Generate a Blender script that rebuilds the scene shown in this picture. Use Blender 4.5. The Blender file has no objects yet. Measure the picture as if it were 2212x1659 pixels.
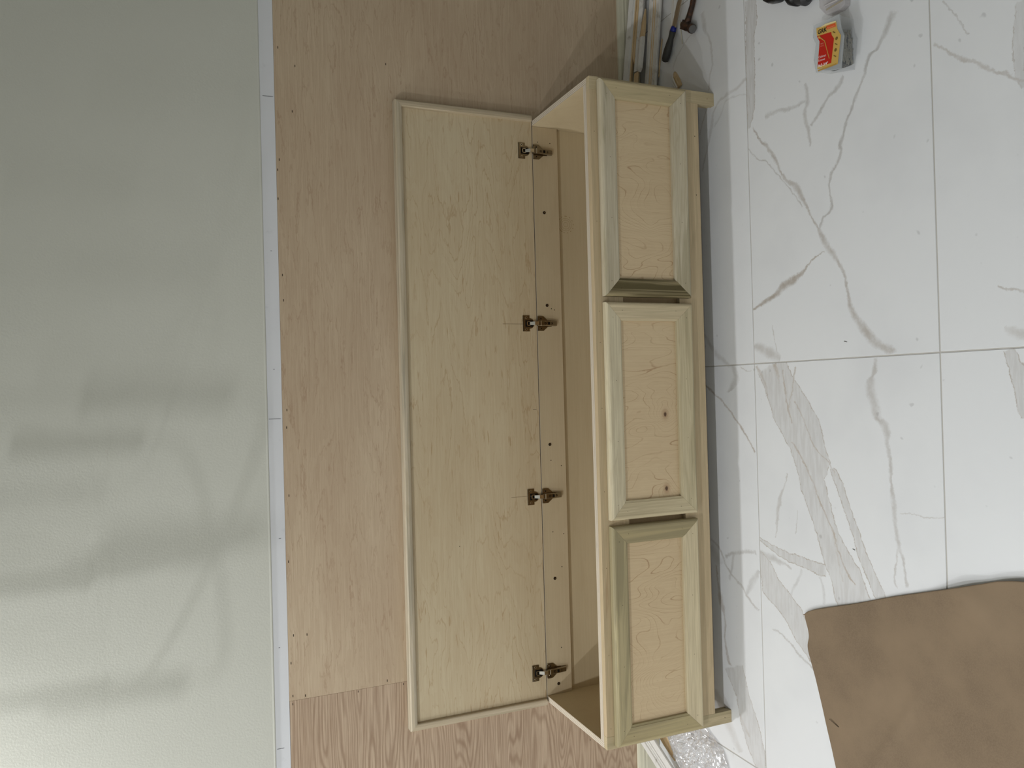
import bpy, bmesh, math, random
from mathutils import Vector, Matrix, noise as mnoise
random.seed(7)
sc = bpy.context.scene
COL = sc.collection
# ------------------------------------------------------------------ camera
# the phone was held on its side: world up points to the left of the picture
cam_d = bpy.data.cameras.new('camera'); cam = bpy.data.objects.new('camera', cam_d); COL.objects.link(cam)
YAW, PITCH, ROLL = 0.008, -0.396, -0.0238
cp, sp, cy, sy = math.cos(PITCH), math.sin(PITCH), math.cos(YAW), math.sin(YAW)
fwd = Vector((sy*cp, cy*cp, sp)); rt0 = Vector((cy, -sy, 0)); up0 = rt0.cross(fwd)
rt = rt0*math.cos(ROLL)+up0*math.sin(ROLL); up = -rt0*math.sin(ROLL)+up0*math.cos(ROLL)
ax, ay, az = -up, rt, -fwd
cam.matrix_world = Matrix(((ax.x, ay.x, az.x, 1.0403), (ax.y, ay.y, az.y, -2.4155), (ax.z, ay.z, az.z, 1.5357), (0, 0, 0, 1)))
cam_d.sensor_width = 36; cam_d.lens = 1701.42/2212*36; cam_d.clip_start = .05
sc.camera = cam
# ------------------------------------------------------------------ world, exposure
w = bpy.data.worlds.new('world'); sc.world = w; w.use_nodes = True
w.node_tree.nodes['Background'].inputs[0].default_value = (.5, .55, .6, 1)
w.node_tree.nodes['Background'].inputs[1].default_value = .05
sc.view_settings.view_transform = 'Standard'; sc.view_settings.look = 'None'
sc.view_settings.gamma = 1; sc.view_settings.use_curve_mapping = False
sc.view_settings.exposure = -0.07
CEIL = 2.74
# ceiling downlights (position, watts, radius)
LIGHTS = [((-.25, -.17), 21, .04), ((-.29, -2.0), 22, .055), ((-.29, -3.9), 16, .035), ((-1.7, -.17), 8, .04), ((-1.6, -2.0), 21, .055), ((-1.6, -3.9), 19, .035)]
for (lx, ly), e, r in LIGHTS:
    ld = bpy.data.lights.new('downlight_lamp', 'AREA'); ld.shape = 'DISK'; ld.size = 2*r; ld.energy = e; ld.color = (.975, .99, 1.0)
    lo = bpy.data.objects.new('downlight_lamp', ld); COL.objects.link(lo); lo.location = (lx, ly, CEIL-.012)

# ------------------------------------------------------------------ helpers
def link(o, parent=None):
    COL.objects.link(o)
    if parent: o.parent = parent
    return o
def tag(o, label=None, cat=None, group=None, kind=None):
    for k, v in (('label', label), ('category', cat), ('group', group), ('kind', kind)):
        if v: o[k] = v
    return o
def empty(name, loc=(0, 0, 0)):
    o = bpy.data.objects.new(name, None); o.location = loc; o.empty_display_size = .05
    return link(o)
class MB:
    """collects world-space polygons; build() links them as one mesh object"""
    def __init__(s): s.v = []; s.f = []; s.m = []
    def poly(s, pts, mi=0):
        b = len(s.v); s.v += [tuple(p) for p in pts]; s.f.append(tuple(range(b, b+len(pts)))); s.m.append(mi)
    def box(s, x0, x1, y0, y1, z0, z1, mi=0, edge=None):
        """edge: dict face->material; faces: -x +x -y +y -z +z"""
        b = len(s.v)
        s.v += [(x0, y0, z0), (x1, y0, z0), (x1, y1, z0), (x0, y1, z0), (x0, y0, z1), (x1, y0, z1), (x1, y1, z1), (x0, y1, z1)]
        fs = {'-z': (0, 3, 2, 1), '+z': (4, 5, 6, 7), '-y': (0, 1, 5, 4), '+x': (1, 2, 6, 5), '+y': (2, 3, 7, 6), '-x': (3, 0, 4, 7)}
        for k, f in fs.items():
            s.f.append(tuple(b+i for i in f)); s.m.append((edge or {}).get(k, mi))
    def prism(s, outline, z0, z1, mi=0, side=None):
        n = len(outline); b = len(s.v)
        s.v += [(p[0], p[1], z0) for p in outline]+[(p[0], p[1], z1) for p in outline]
        s.f.append(tuple(b+i for i in range(n-1, -1, -1))); s.m.append(mi)
        s.f.append(tuple(b+n+i for i in range(n))); s.m.append(mi)
        for i in range(n):
            j = (i+1) % n; s.f.append((b+i, b+j, b+n+j, b+n+i)); s.m.append(side if side is not None else mi)
    def loft(s, rings, mi=0, closed=True, caps=True, mis=None):
        n = len(rings[0]); b = len(s.v)
        for r in rings: s.v += [tuple(p) for p in r]
        for k in range(len(rings)-1):
            for i in range(n if closed else n-1):
                j = (i+1) % n
                s.f.append((b+k*n+i, b+k*n+j, b+(k+1)*n+j, b+(k+1)*n+i)); s.m.append(mis[i] if mis else mi)
        if caps and closed:
            s.f.append(tuple(b+i for i in range(n-1, -1, -1))); s.m.append(mis[-1] if mis else mi)
            s.f.append(tuple(b+(len(rings)-1)*n+i for i in range(n))); s.m.append(mis[-1] if mis else mi)
    def tube(s, pts, rad, n=10, mi=0):
        pts = [Vector(p) for p in pts]
        rad = rad if isinstance(rad, (list, tuple)) else [rad]*len(pts)
        rings = []; prev = None
        for i, p in enumerate(pts):
            d = (pts[min(i+1, len(pts)-1)]-pts[max(i-1, 0)]).normalized()
            a = prev if prev else (Vector((0, 0, 1)) if abs(d.z) < .9 else Vector((1, 0, 0)))
            u = (a-d*a.dot(d)).normalized(); v = d.cross(u); prev = u
            rings.append([p+(u*math.cos(t)+v*math.sin(t))*rad[i] for t in (2*math.pi*k/n for k in range(n))])
        s.loft(rings, mi)
    def disc(s, c, nrm, r, n=8, mi=0, sx=1):
        c = Vector(c); d = Vector(nrm).normalized(); a = Vector((0, 0, 1)) if abs(d.z) < .9 else Vector((1, 0, 0))
        u = (a-d*a.dot(d)).normalized(); v = d.cross(u)
        s.poly([c+(u*math.cos(t)*sx+v*math.sin(t))*r for t in (2*math.pi*k/n for k in range(n))], mi)
    def build(s, name, mats, parent=None, smooth=False, bevel=0, recalc=True):
        me = bpy.data.meshes.new(name); me.from_pydata(s.v, [], s.f)
        mats = mats if isinstance(mats, (list, tuple)) else [mats]
        for m in mats: me.materials.append(m)
        me.polygons.foreach_set('material_index', s.m)
        if recalc:
            bm = bmesh.new(); bm.from_mesh(me); bmesh.ops.recalc_face_normals(bm, faces=bm.faces); bm.to_mesh(me); bm.free()
        if smooth: me.polygons.foreach_set('use_smooth', [True]*len(me.polygons))
        me.update()
        o = bpy.data.objects.new(name, me); link(o)
        if parent:
            o.parent = parent
            bpy.context.view_layer.update()
            o.matrix_parent_inverse = parent.matrix_world.inverted()
        if bevel:
            b = o.modifiers.new('bevel', 'BEVEL'); b.width = bevel; b.segments = 2; b.limit_method = 'ANGLE'; b.angle_limit = math.radians(40)
        return o

def S(r, g, b):
    f = lambda c: (c/255/12.92 if c/255 <= .04045 else ((c/255+.055)/1.055)**2.4)
    return (f(r), f(g), f(b), 1)
class NT:
    """small node-tree writer"""
    def __init__(s, name, rough=.5, spec=.4):
        s.mat = bpy.data.materials.new(name); s.mat.use_nodes = True
        s.t = s.mat.node_tree; s.N = s.t.nodes; s.b = s.N['Principled BSDF']
        s.b.inputs['Roughness'].default_value = rough; s.b.inputs['Specular IOR Level'].default_value = spec
        s.out = s.N['Material Output']
    def n(s, typ, ins=None, **kw):
        nd = s.N.new(typ)
        for k, v in kw.items(): setattr(nd, k, v)
        for k, v in (ins or {}).items(): s.put(nd.inputs[k], v)
        return nd
    def put(s, sock, v):
        if isinstance(v, bpy.types.NodeSocket): s.t.links.new(v, sock)
        elif v is not None: sock.default_value = v
    def math(s, op, a, b=None, c=None, clamp=False):
        nd = s.N.new('ShaderNodeMath'); nd.operation = op; nd.use_clamp = clamp
        for i, x in enumerate((a, b, c)):
            if x is not None: s.put(nd.inputs[i], x)
        return nd.outputs[0]
    def sm(s, x, a, b, lo=0., hi=1.):
        nd = s.N.new('ShaderNodeMapRange'); nd.interpolation_type = 'SMOOTHSTEP'
        for i, q in enumerate((x, a, b, lo, hi)): s.put(nd.inputs[i], q)
        return nd.outputs[0]
    def vm(s, op, a, b=None, scale=None):
        nd = s.N.new('ShaderNodeVectorMath'); nd.operation = op; s.put(nd.inputs[0], a)
        if b is not None: s.put(nd.inputs[1], b)
        if scale is not None: s.put(nd.inputs['Scale'], scale)
        return nd.outputs['Value'] if op in ('DOT_PRODUCT', 'LENGTH', 'DISTANCE') else nd.outputs[0]
    def mix(s, f, a, b, blend='MIX'):
        nd = s.N.new('ShaderNodeMix'); nd.data_type = 'RGBA'; nd.blend_type = blend
        s.put(nd.inputs[0], f); s.put(nd.inputs[6], a); s.put(nd.inputs[7], b)
        return nd.outputs[2]
    def noise(s, vec, scale=1., detail=2., rough=.5, dist=0.):
        nd = s.n('ShaderNodeTexNoise', {'Vector': vec, 'Scale': scale, 'Detail': detail, 'Roughness': rough, 'Distortion': dist})
        return nd.outputs[0]
    def obj(s): return s.n('ShaderNodeTexCoord').outputs['Object']
    def bump(s, h, strength=.2, dist=.001):
        nd = s.n('ShaderNodeBump', {'Height': h, 'Strength': strength, 'Distance': dist}); s.t.links.new(nd.outputs[0], s.b.inputs['Normal'])
    def col(s, c): s.put(s.b.inputs['Base Color'], c); return s.mat
def plain(name, c, rough=.5, metal=0., spec=.4):
    t = NT(name, rough, spec); t.b.inputs['Metallic'].default_value = metal
    return t.col(c)

def wood(name, base, dark, axis='X', along=1.0, across=8.0, K=5.0, line=.45, streak=.25, fleck=.0, seed=0., stripes=None, knots=(), lw=.16, rough=.55, mott=.5, dist=.4, jg=.3, md=.8):
    """axis = grain direction. contour rings from a stretched noise, fine fibre streaks, optional flecks, stripes and knots"""
    t = NT(name, rough, .25)
    P = t.obj()
    P2 = t.vm('ADD', P, (seed*3.1, seed*1.7, seed*2.3))
    al = {'X': (1, 0, 0), 'Y': (0, 1, 0), 'Z': (0, 0, 1)}[axis]
    def sc3(a, c): return tuple(a if q else c for q in al)
    n1 = t.noise(t.vm('MULTIPLY', P2, sc3(along, across)), 1, 2.5, .45, dist)
    val = t.math('MULTIPLY', n1, K)
    for (kx, kz, amp, r0) in knots:
        d = t.vm('LENGTH', t.vm('MULTIPLY', t.vm('SUBTRACT', P, (kx, 0, kz)), (1, 0, 1.35)))
        d2 = t.math('DIVIDE', d, r0); g = t.math('DIVIDE', amp, t.math('ADD', t.math('MULTIPLY', d2, d2), 1.))
        val = t.math('ADD', val, g)
    jag = t.noise(t.vm('MULTIPLY', P2, sc3(18, 90)), 1, 3, .6)
    val = t.math('ADD', val, t.math('MULTIPLY', jag, jg))
    fr = t.math('ABSOLUTE', t.math('SUBTRACT', t.math('FRACT', val), .5))
    ln = t.sm(fr, 0., lw, 1., 0.)
    mod = t.sm(t.noise(t.vm('MULTIPLY', P2, sc3(5, 20)), 1, 2), .35, .65)
    ln = t.math('MULTIPLY', ln, t.math('MULTIPLY_ADD', mod, md, 1-md))
    band = t.sm(t.math('FRACT', val), .0, 1.)
    fib = t.sm(t.noise(t.vm('MULTIPLY', P2, sc3(6, 260)), 1, 3, .65), .3, .7)
    mo = t.sm(t.noise(t.vm('MULTIPLY', P2, sc3(1.6, 6)), 1, 3, .55), .3, .7)
    c = t.mix(t.math('MULTIPLY', fib, streak), base, dark)
    c = t.mix(t.math('MULTIPLY', mo, .25*mott), c, dark)
    c = t.mix(t.math('MULTIPLY', band, .12*mott), c, dark)
    c = t.mix(t.math('MULTIPLY', ln, line), c, dark)
    if fleck:
        fl = t.sm(t.noise(t.vm('MULTIPLY', P2, sc3(14, 150)), 1, 2, .5), .66, .74)
        c = t.mix(t.math('MULTIPLY', fl, fleck), c, dark)
    if stripes:
        scol, sfreq, samt, lo = stripes
        stn = t.sm(t.noise(t.vm('MULTIPLY', P2, sc3(1.6, sfreq)), 1, 3, .6, .7), lo, lo+.13)
        c = t.mix(t.math('MULTIPLY', stn, samt), c, scol)
    for (kx, kz, amp, r0) in knots:
        if amp > 2:
            d = t.vm('LENGTH', t.vm('MULTIPLY', t.vm('SUBTRACT', P, (kx, 0, kz)), (1, 0, 1.5)))
            d = t.math('ADD', d, t.math('MULTIPLY', t.math('SUBTRACT', jag, .5), .006))
            c = t.mix(t.sm(d, .0, .028, .55, 0.), c, S(150, 105, 75))
            c = t.mix(t.sm(d, .004, .009, .85, 0.), c, S(70, 45, 32))
    t.bump(fib, .08, .0004)
    return t.col(c)
def ply_edge(name, axis, period=.0026, seed=0.):
    t = NT(name, .6, .2); P = t.obj()
    x = t.vm('DOT_PRODUCT', P, {'X': (1, 0, 0), 'Y': (0, 1, 0), 'Z': (0, 0, 1)}[axis])
    wob = t.math('MULTIPLY', t.noise(t.vm('MULTIPLY', P, (6, 6, 6)), 1, 2), .0012)
    f = t.math('ABSOLUTE', t.math('SUBTRACT', t.math('FRACT', t.math('DIVIDE', t.math('ADD', t.math('ADD', x, wob), seed), period*2)), .5))
    m = t.sm(f, .30, .40, 0., .85)
    void = t.sm(t.noise(t.vm('MULTIPLY', P, (30, 30, 30)), 1, 1), .66, .7)
    void = t.math('MULTIPLY', void, t.sm(f, .42, .47))
    c = t.mix(m, S(212, 202, 186), S(160, 142, 120))
    c = t.mix(t.math('MULTIPLY', void, .85), c, S(50, 40, 30))
    return t.col(c)
VEINS = [
 ('10',[1.7829,-0.5974,-0.825,-0.5651,0.827],[0.0,0.058,0.119,0.195,0.256,0.338,0.43,0.461,0.523,0.58,0.636,0.717,0.766,0.825,0.869,0.919,0.964,1.0],[0.0,-0.005,0.0041,0.0023,-0.004,0.0127,0.0083,0.0062,0.0014,-0.001,0.0027,-0.0096,-0.0273,-0.0396,-0.037,-0.033,-0.0155,0.0],[0.0036,0.0033,0.0063,0.005,0.0038,0.0088,0.0039,0.0037,0.0059,0.0098,0.007,0.0046,0.0076,0.0096,0.0117,0.0128,0.0129,0.0102],0.55,0,0.5),
 ('10',[1.7245,-0.5752,-0.72,-0.6939,0.2988],[0.0,0.159,0.336,0.563,0.803,1.0],[0.0,-0.0015,0.0132,0.0095,0.0061,-0.0],[0.0029,0.0026,0.0026,0.0027,0.0027,0.0026],0.4,0,0.3),
 ('10',[1.8931,-1.092,-0.882,0.4713,0.5286],[0.0,0.159,0.212,0.282,0.372,0.495,0.582,0.638,0.737,0.888,0.934,1.0],[0.0,-0.0116,-0.0317,-0.0265,-0.0294,-0.0339,-0.0299,-0.0202,-0.0253,0.0108,-0.0052,0.0],[0.018,0.007,0.0066,0.0047,0.0047,0.0048,0.0066,0.0049,0.0049,0.0051,0.0051,0.005],0.5,0,0.2),
 ('10',[1.8012,-0.9354,-0.6001,0.7999,0.1458],[0.0,0.219,0.434,0.774,1.0],[0.0,0.0062,-0.0025,0.0026,0.0],[0.0067,0.0082,0.005,0.0051,0.0052],0.45,0,0.2),
 ('10',[1.8311,-0.8028,-0.9969,-0.0787,0.1747],[0.0,0.257,0.483,0.781,1.0],[0.0,0.0063,-0.0078,-0.0,0.0],[0.0025,0.0088,0.0088,0.0067,0.0034],0.4,0,0.3),
 ('10',[1.7851,-0.8079,0.0529,0.9986,0.1587],[0.0,0.328,0.705,1.0],[0.0,0.0052,-0.0012,0.0],[0.0046,0.0059,0.006,0.0096],0.35,0,0.2),
 ('10',[1.2554,-0.5709,0.3664,-0.9304,0.3126],[0.0,0.181,0.354,0.45,0.568,0.67,0.782,0.884,1.0],[0.0,-0.0064,-0.0085,-0.0009,-0.0049,-0.0041,0.006,0.0103,0.0],[0.0032,0.0063,0.0082,0.0128,0.0121,0.0064,0.0032,0.0021,0.002],0.8,0,0.6),
 ('10',[2.1539,-0.6025,-0.9978,0.0662,0.3748],[0.0,0.171,0.309,0.506,0.702,0.853,1.0],[0.0,0.007,-0.0002,0.0043,0.0059,0.0127,0.0],[0.0216,0.0259,0.0173,0.0191,0.019,0.0169,0.0066],0.5,1,0.6),
 ('10',[1.1445,-0.5714,-0.3793,-0.9253,0.1186],[0.0,0.416,0.811,1.0],[0.0,0.0076,0.0079,0.0],[0.0085,0.0169,0.0155,0.0069],0.4,0,0.4),
 ('10',[1.2043,-0.6548,-0.9751,-0.222,0.094],[0.0,0.471,1.0],[0.0,-0.0024,0.0],[0.0022,0.0022,0.0022],0.35,0,0.5),
 ('11',[1.0947,-0.6438,-0.9146,-0.4044,0.6997],[0.0,0.094,0.2,0.306,0.357,0.467,0.516,0.605,0.703,0.779,0.86,0.947,1.0],[0.0,0.0023,0.0126,0.0279,0.0291,0.0254,0.0022,-0.002,-0.005,-0.002,0.0068,0.003,0.0],[0.0607,0.0576,0.0702,0.0712,0.0646,0.0632,0.0465,0.0403,0.0381,0.0443,0.0547,0.0575,0.0572],0.45,1,0.6),
 ('11',[0.8194,-0.8609,-0.9087,-0.4174,0.3614],[0.0,0.07,0.14,0.25,0.348,0.521,0.624,0.776,0.9,1.0],[0.0,0.0015,0.003,-0.0002,-0.0016,-0.0032,-0.0086,0.0002,0.0007,0.0],[0.0047,0.0125,0.0125,0.0109,0.0108,0.0122,0.0152,0.0149,0.0162,0.0147],0.45,1,0.6),
 ('11',[0.8745,-0.7079,-0.8396,-0.5432,0.4084],[0.0,0.14,0.309,0.453,0.621,0.794,0.891,1.0],[0.0,0.0165,0.0158,0.0076,0.0047,-0.0074,-0.0108,0.0],[0.0035,0.0034,0.0034,0.0033,0.0033,0.0032,0.0032,0.0032],0.6,0,0.9),
 ('11',[1.0778,-0.6924,-0.9818,-0.1899,0.1547],[0.0,0.412,0.776,1.0],[0.0,-0.0059,-0.0039,0.0],[0.0037,0.0036,0.0036,0.0036],0.6,0,0.9),
 ('11',[1.0845,-0.74,-0.9702,0.2421,0.1161],[0.0,0.438,1.0],[0.0,0.0016,0.0],[0.0035,0.0035,0.0035],0.5,0,0.9),
 ('11',[1.0906,-0.5791,-0.8928,-0.4504,0.0998],[0.0,0.504,1.0],[0.0,0.0093,0.0],[0.0057,0.0057,0.0058],0.4,0,0.9),
 ('11',[1.0963,-0.6564,-0.962,-0.2729,0.063],[0.0,0.514,1.0],[0.0,0.0024,0.0],[0.0092,0.0074,0.0028],0.5,0,0.9),
 ('11',[0.9929,-0.7304,-0.8254,-0.5645,0.2429],[0.0,0.163,0.317,0.338,0.56,0.722,0.893,1.0],[0.0,-0.0007,-0.0038,-0.0041,-0.0098,0.0013,0.0097,0.0],[0.0027,0.0027,0.0027,0.0027,0.0026,0.0025,0.0025,0.0027],0.5,0,0.9),
 ('11',[0.6642,-0.8496,-0.9665,-0.2566,0.1392],[0.0,0.284,0.642,1.0],[0.0,0.0041,-0.0006,0.0],[0.0049,0.0049,0.0049,0.0048],0.35,0,0.8),
 ('11',[1.0963,-1.0072,-0.9914,-0.1306,0.5475],[0.0,0.072,0.122,0.198,0.267,0.318,0.384,0.471,0.542,0.634,0.712,0.803,0.879,1.0],[0.0,-0.0113,-0.0276,-0.023,-0.0157,0.0022,0.0005,0.0036,-0.0031,-0.0049,-0.0078,-0.0075,-0.0016,-0.0],[0.0071,0.0076,0.0146,0.0125,0.0119,0.011,0.0067,0.0067,0.0054,0.0067,0.0067,0.0068,0.0041,0.004],0.42,0,0.4),
 ('11',[0.656,-1.0571,-0.9977,0.0678,0.1093],[0.0,0.408,0.649,1.0],[0.0,-0.0037,-0.0064,-0.0],[0.0026,0.0026,0.0027,0.0028],0.35,0,0.5),
 ('11',[0.7267,-1.0639,0.1054,-0.9944,0.1173],[0.0,0.358,0.695,1.0],[0.0,-0.0005,-0.0062,-0.0],[0.0016,0.0016,0.0016,0.0015],0.3,0,0.5),
 ('11',[0.7894,-0.6984,-0.9569,0.2904,0.1951],[0.0,0.193,0.52,0.792,1.0],[0.0,-0.0027,-0.0114,-0.0041,0.0],[0.0018,0.0026,0.0073,0.0038,0.0019],0.38,0,0.5),
 ('11',[0.6924,-0.7326,-0.9833,0.1821,0.0698],[0.0,0.682,1.0],[0.0,0.0009,0.0],[0.0021,0.0021,0.0021],0.3,0,0.5),
 ('11',[0.5912,-0.5706,-0.1741,-0.9847,0.2625],[0.0,0.203,0.488,0.752,1.0],[0.0,-0.0087,-0.0127,-0.0062,0.0],[0.0036,0.0085,0.0124,0.0145,0.0168],0.45,1,0.6),
 ('11',[0.5463,-0.5687,-0.1566,-0.9877,0.1382],[0.0,0.373,0.735,1.0],[0.0,0.0044,0.0043,0.0],[0.0048,0.0112,0.0065,0.0033],0.4,0,0.3),
 ('11',[0.5418,-0.5685,-0.7875,-0.6163,0.3438],[0.0,0.119,0.276,0.427,0.578,0.722,0.936,1.0],[0.0,0.0036,-0.0131,0.008,0.0228,0.015,0.0078,-0.0],[0.0164,0.0287,0.0422,0.0398,0.0398,0.0324,0.0077,0.0039],0.4,1,0.7),
 ('11',[0.3349,-0.6178,-0.3631,-0.9317,0.1745],[0.0,0.238,0.46,0.69,1.0],[0.0,0.0127,0.0111,0.0016,0.0],[0.0035,0.0036,0.0038,0.0037,0.0035],0.45,0,0.3),
 ('11',[0.5317,-0.7404,-0.8293,0.5588,0.1006],[0.0,0.677,1.0],[0.0,0.0079,0.0],[0.0049,0.0048,0.0043],0.25,0,0.2),
 ('11',[0.529,-0.807,-0.9901,-0.1405,0.0747],[0.0,0.47,1.0],[0.0,0.0045,0.0],[0.0052,0.0051,0.0051],0.25,0,0.2),
 ('00',[2.2129,-0.3761,-0.9961,-0.0887,0.2574],[0.0,0.159,0.28,0.457,0.694,0.843,1.0],[0.0,0.0053,0.0119,0.027,0.0267,0.0082,0.0],[0.0123,0.0121,0.0059,0.0045,0.0048,0.0049,0.0031],0.32,0,0.4),
 ('00',[2.1675,-0.3354,-0.59,0.8074,0.1457],[0.0,0.372,0.772,1.0],[0.0,-0.0236,-0.0267,0.0],[0.0033,0.0034,0.004,0.0045],0.28,0,0.5),
 ('00',[1.9314,-0.5783,-0.6946,0.7194,0.3139],[0.0,0.152,0.275,0.424,0.559,0.689,0.812,1.0],[0.0,-0.026,-0.057,-0.0757,-0.0571,-0.0404,-0.0258,0.0],[0.0043,0.0076,0.0062,0.0045,0.0099,0.0066,0.005,0.0051],0.3,0,0.4),
 ('00',[1.8392,-0.6062,0.0085,1.0,0.1838],[0.0,0.63,0.799,1.0],[0.0,-0.0577,-0.0268,0.0],[0.0025,0.0035,0.0057,0.0054],0.2,0,0.3),
 ('00',[1.9076,-0.3886,-0.8619,0.5072,0.0872],[0.0,0.45,1.0],[0.0,-0.0037,0.0],[0.0031,0.0032,0.0032],0.36,0,0.8),
 ('00',[1.2081,-0.3286,-0.6583,-0.7528,0.1714],[0.0,0.254,0.573,0.815,1.0],[0.0,-0.0037,-0.01,-0.0015,0.0],[0.004,0.008,0.0099,0.0092,0.0071],0.28,0,0.3),
 ('01',[1.0488,-0.3291,-0.665,-0.7468,0.3199],[0.0,0.229,0.391,0.6,0.811,1.0],[0.0,0.0092,0.0172,0.0154,0.0101,0.0],[0.0042,0.004,0.004,0.004,0.0039,0.004],0.6,0,0.7),
 ('01',[1.0957,-0.4466,-0.9957,-0.0922,0.0801],[0.0,0.356,0.688,1.0],[0.0,0.0399,0.029,0.0],[0.0155,0.0113,0.0185,0.0123],0.35,0,0.2),
 ('01',[1.0932,-0.5111,-0.2901,-0.957,0.0531],[0.0,0.557,1.0],[0.0,-0.0039,0.0],[0.0025,0.0022,0.0021],0.35,0,0.5),
 ('01',[0.5497,-0.3455,-0.5919,-0.806,0.2766],[0.0,0.158,0.407,0.672,0.84,1.0],[0.0,0.0041,-0.0179,-0.0111,-0.0185,0.0],[0.0045,0.0047,0.0046,0.0043,0.0042,0.004],0.45,0,0.4),
 ('01',[0.5039,-0.4123,0.2385,-0.9711,0.154],[0.0,0.414,0.793,1.0],[0.0,0.01,0.0109,0.0],[0.0057,0.0068,0.0058,0.0051],0.4,0,0.2),
 ('01',[0.5262,-0.4573,-0.9569,0.2905,0.0883],[0.0,0.524,1.0],[0.0,0.0006,0.0],[0.0065,0.0065,0.0066],0.3,0,0.2),
 ('01',[0.4759,-0.3654,-0.9801,-0.1986,0.3093],[0.0,0.183,0.349,0.542,0.783,1.0],[0.0,-0.0023,-0.0034,0.0049,-0.0099,0.0],[0.0049,0.0049,0.0122,0.0048,0.0049,0.0074],0.5,0,0.7),
 ('01',[0.4078,-0.5086,0.8,-0.6,0.1075],[0.0,0.517,1.0],[0.0,0.0049,-0.0],[0.0057,0.0108,0.0067],0.3,0,0.2),
 ('01',[0.5413,-0.3529,-0.7204,-0.6936,0.0738],[0.0,0.424,1.0],[0.0,-0.0217,0.0],[0.0238,0.0193,0.0185],0.2,0,0.3),
 ('01',[0.1759,-0.4396,-0.9205,-0.3907,0.2912],[0.0,0.277,0.545,0.807,1.0],[0.0,0.0046,0.0023,0.0022,0.0],[0.0482,0.0332,0.0423,0.0373,0.0232],0.42,1,0.6),
 ('01',[0.0358,-0.4616,-0.7792,-0.6267,0.064],[0.0,0.529,1.0],[0.0,-0.0014,0.0],[0.0036,0.0096,0.0047],0.4,0,0.8),
 ('01',[0.0728,-0.344,-0.7872,-0.6167,0.1895],[0.0,0.3,0.67,1.0],[0.0,-0.0031,-0.0039,0.0],[0.0104,0.0205,0.0201,0.0148],0.22,0,0.5),
 ('02',[-0.0448,-0.3317,-0.3388,-0.9409,0.1099],[0.0,0.449,1.0],[0.0,0.0111,0.0],[0.0192,0.0343,0.0249],0.32,0,0.5),
 ('02',[-0.003,-0.3369,-0.5775,-0.8164,0.1349],[0.0,0.511,1.0],[0.0,0.0197,0.0],[0.0052,0.01,0.0052],0.35,0,0.6),
 ('02',[0.0606,-0.4795,-0.9485,-0.3169,0.1496],[0.0,0.483,0.891,1.0],[0.0,-0.0033,-0.0116,0.0],[0.0142,0.0118,0.0081,0.0086],0.35,0,0.5),
 ('02',[-0.0729,-0.2847,-0.5806,-0.8142,0.1328],[0.0,0.429,1.0],[0.0,0.002,0.0],[0.0217,0.0372,0.0258],0.28,0,0.5),
 ('20',[1.7727,-1.1889,-0.6201,-0.7845,0.2647],[0.0,0.153,0.301,0.466,0.565,0.705,0.849,1.0],[0.0,-0.0019,-0.0038,0.0014,-0.001,0.0002,0.0021,0.0],[0.0035,0.0034,0.0043,0.0043,0.005,0.0033,0.004,0.0039],0.4,0,0.6),
 ('20',[1.7786,-1.3924,-1.0,0.0065,0.1782],[0.0,0.279,0.548,0.783,1.0],[0.0,-0.0069,-0.0133,-0.0092,0.0],[0.0147,0.0146,0.0139,0.0093,0.0073],0.35,1,0.5),
 ('20',[1.8555,-1.217,-0.8679,-0.4967,0.1145],[0.0,0.478,1.0],[0.0,0.0021,0.0],[0.0023,0.0023,0.0022],0.35,0,0.3),
 ('20',[1.2261,-1.32,-0.3508,-0.9365,0.0729],[0.0,0.337,0.632,1.0],[0.0,-0.0022,0.0029,0.0],[0.0028,0.0028,0.0027,0.0026],0.4,0,0.6),
 ('20',[1.1394,-1.3302,-0.2867,-0.958,0.0581],[0.0,0.416,1.0],[0.0,-0.0043,0.0],[0.0056,0.011,0.0127],0.3,0,0.6),
 ('21',[1.0954,-1.3383,-0.9521,-0.3058,0.1385],[0.0,0.319,0.66,1.0],[0.0,0.0043,0.0013,0.0],[0.0114,0.0169,0.0206,0.0223],0.4,1,0.7),
]
# ------------------------------------------------------------------ materials
M = {}
M['paint'] = (lambda t: (t.bump(t.noise(t.obj(), 170, 3, .6), .35, .0012), t.col(t.mix(t.noise(t.obj(), 2.5, 2), S(201, 201, 191), S(206, 206, 197))))[1])(NT('wall_paint', .55, .35))
M['room'] = plain('room_paint', S(206, 206, 194), .7)
M['ceiling'] = plain('ceiling_paint', S(225, 225, 220), .8)
def mk_primer():
    t = NT('primed_drywall', .6, .3); P = t.obj()
    n = t.sm(t.noise(P, 18, 3, .6), .62, .72)
    return t.col(t.mix(t.math('MULTIPLY', n, .15), S(220, 221, 225), S(160, 162, 166)))
M['primer'] = mk_primer()
M['cream'] = plain('cream_paint', S(210, 206, 186), .35)
M['ply_wall'] = wood('maple_wall_veneer', S(205, 186, 160), S(158, 128, 102), 'X', 1.8, 14, 10, .42, .26, .35, 1., mott=1., lw=.12, jg=1.5, dist=.3)
M['oak_wall'] = wood('oak_wall_veneer', S(204, 182, 158), S(140, 112, 90), 'X', .8, 7, 38, .62, .5, 0, 2., lw=.36, mott=.5, dist=.1, jg=.35, md=.35)
M['lid'] = wood('maple_lid_veneer', S(212, 197, 167), S(168, 132, 90), 'X', 1.4, 8, 15, .42, .16, .5, 3., mott=.6, lw=.09, jg=.9, dist=.4)
M['inside'] = wood('birch_inside', S(206, 191, 160), S(170, 146, 108), 'X', 1.0, 6, 2.5, .12, .12, .1, 4., mott=.6)
M['rail_ply'] = wood('maple_rail_veneer', S(206, 190, 160), S(168, 143, 108), 'X', 1.5, 7, 3, .2, .12, .1, 5., mott=.6)
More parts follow.
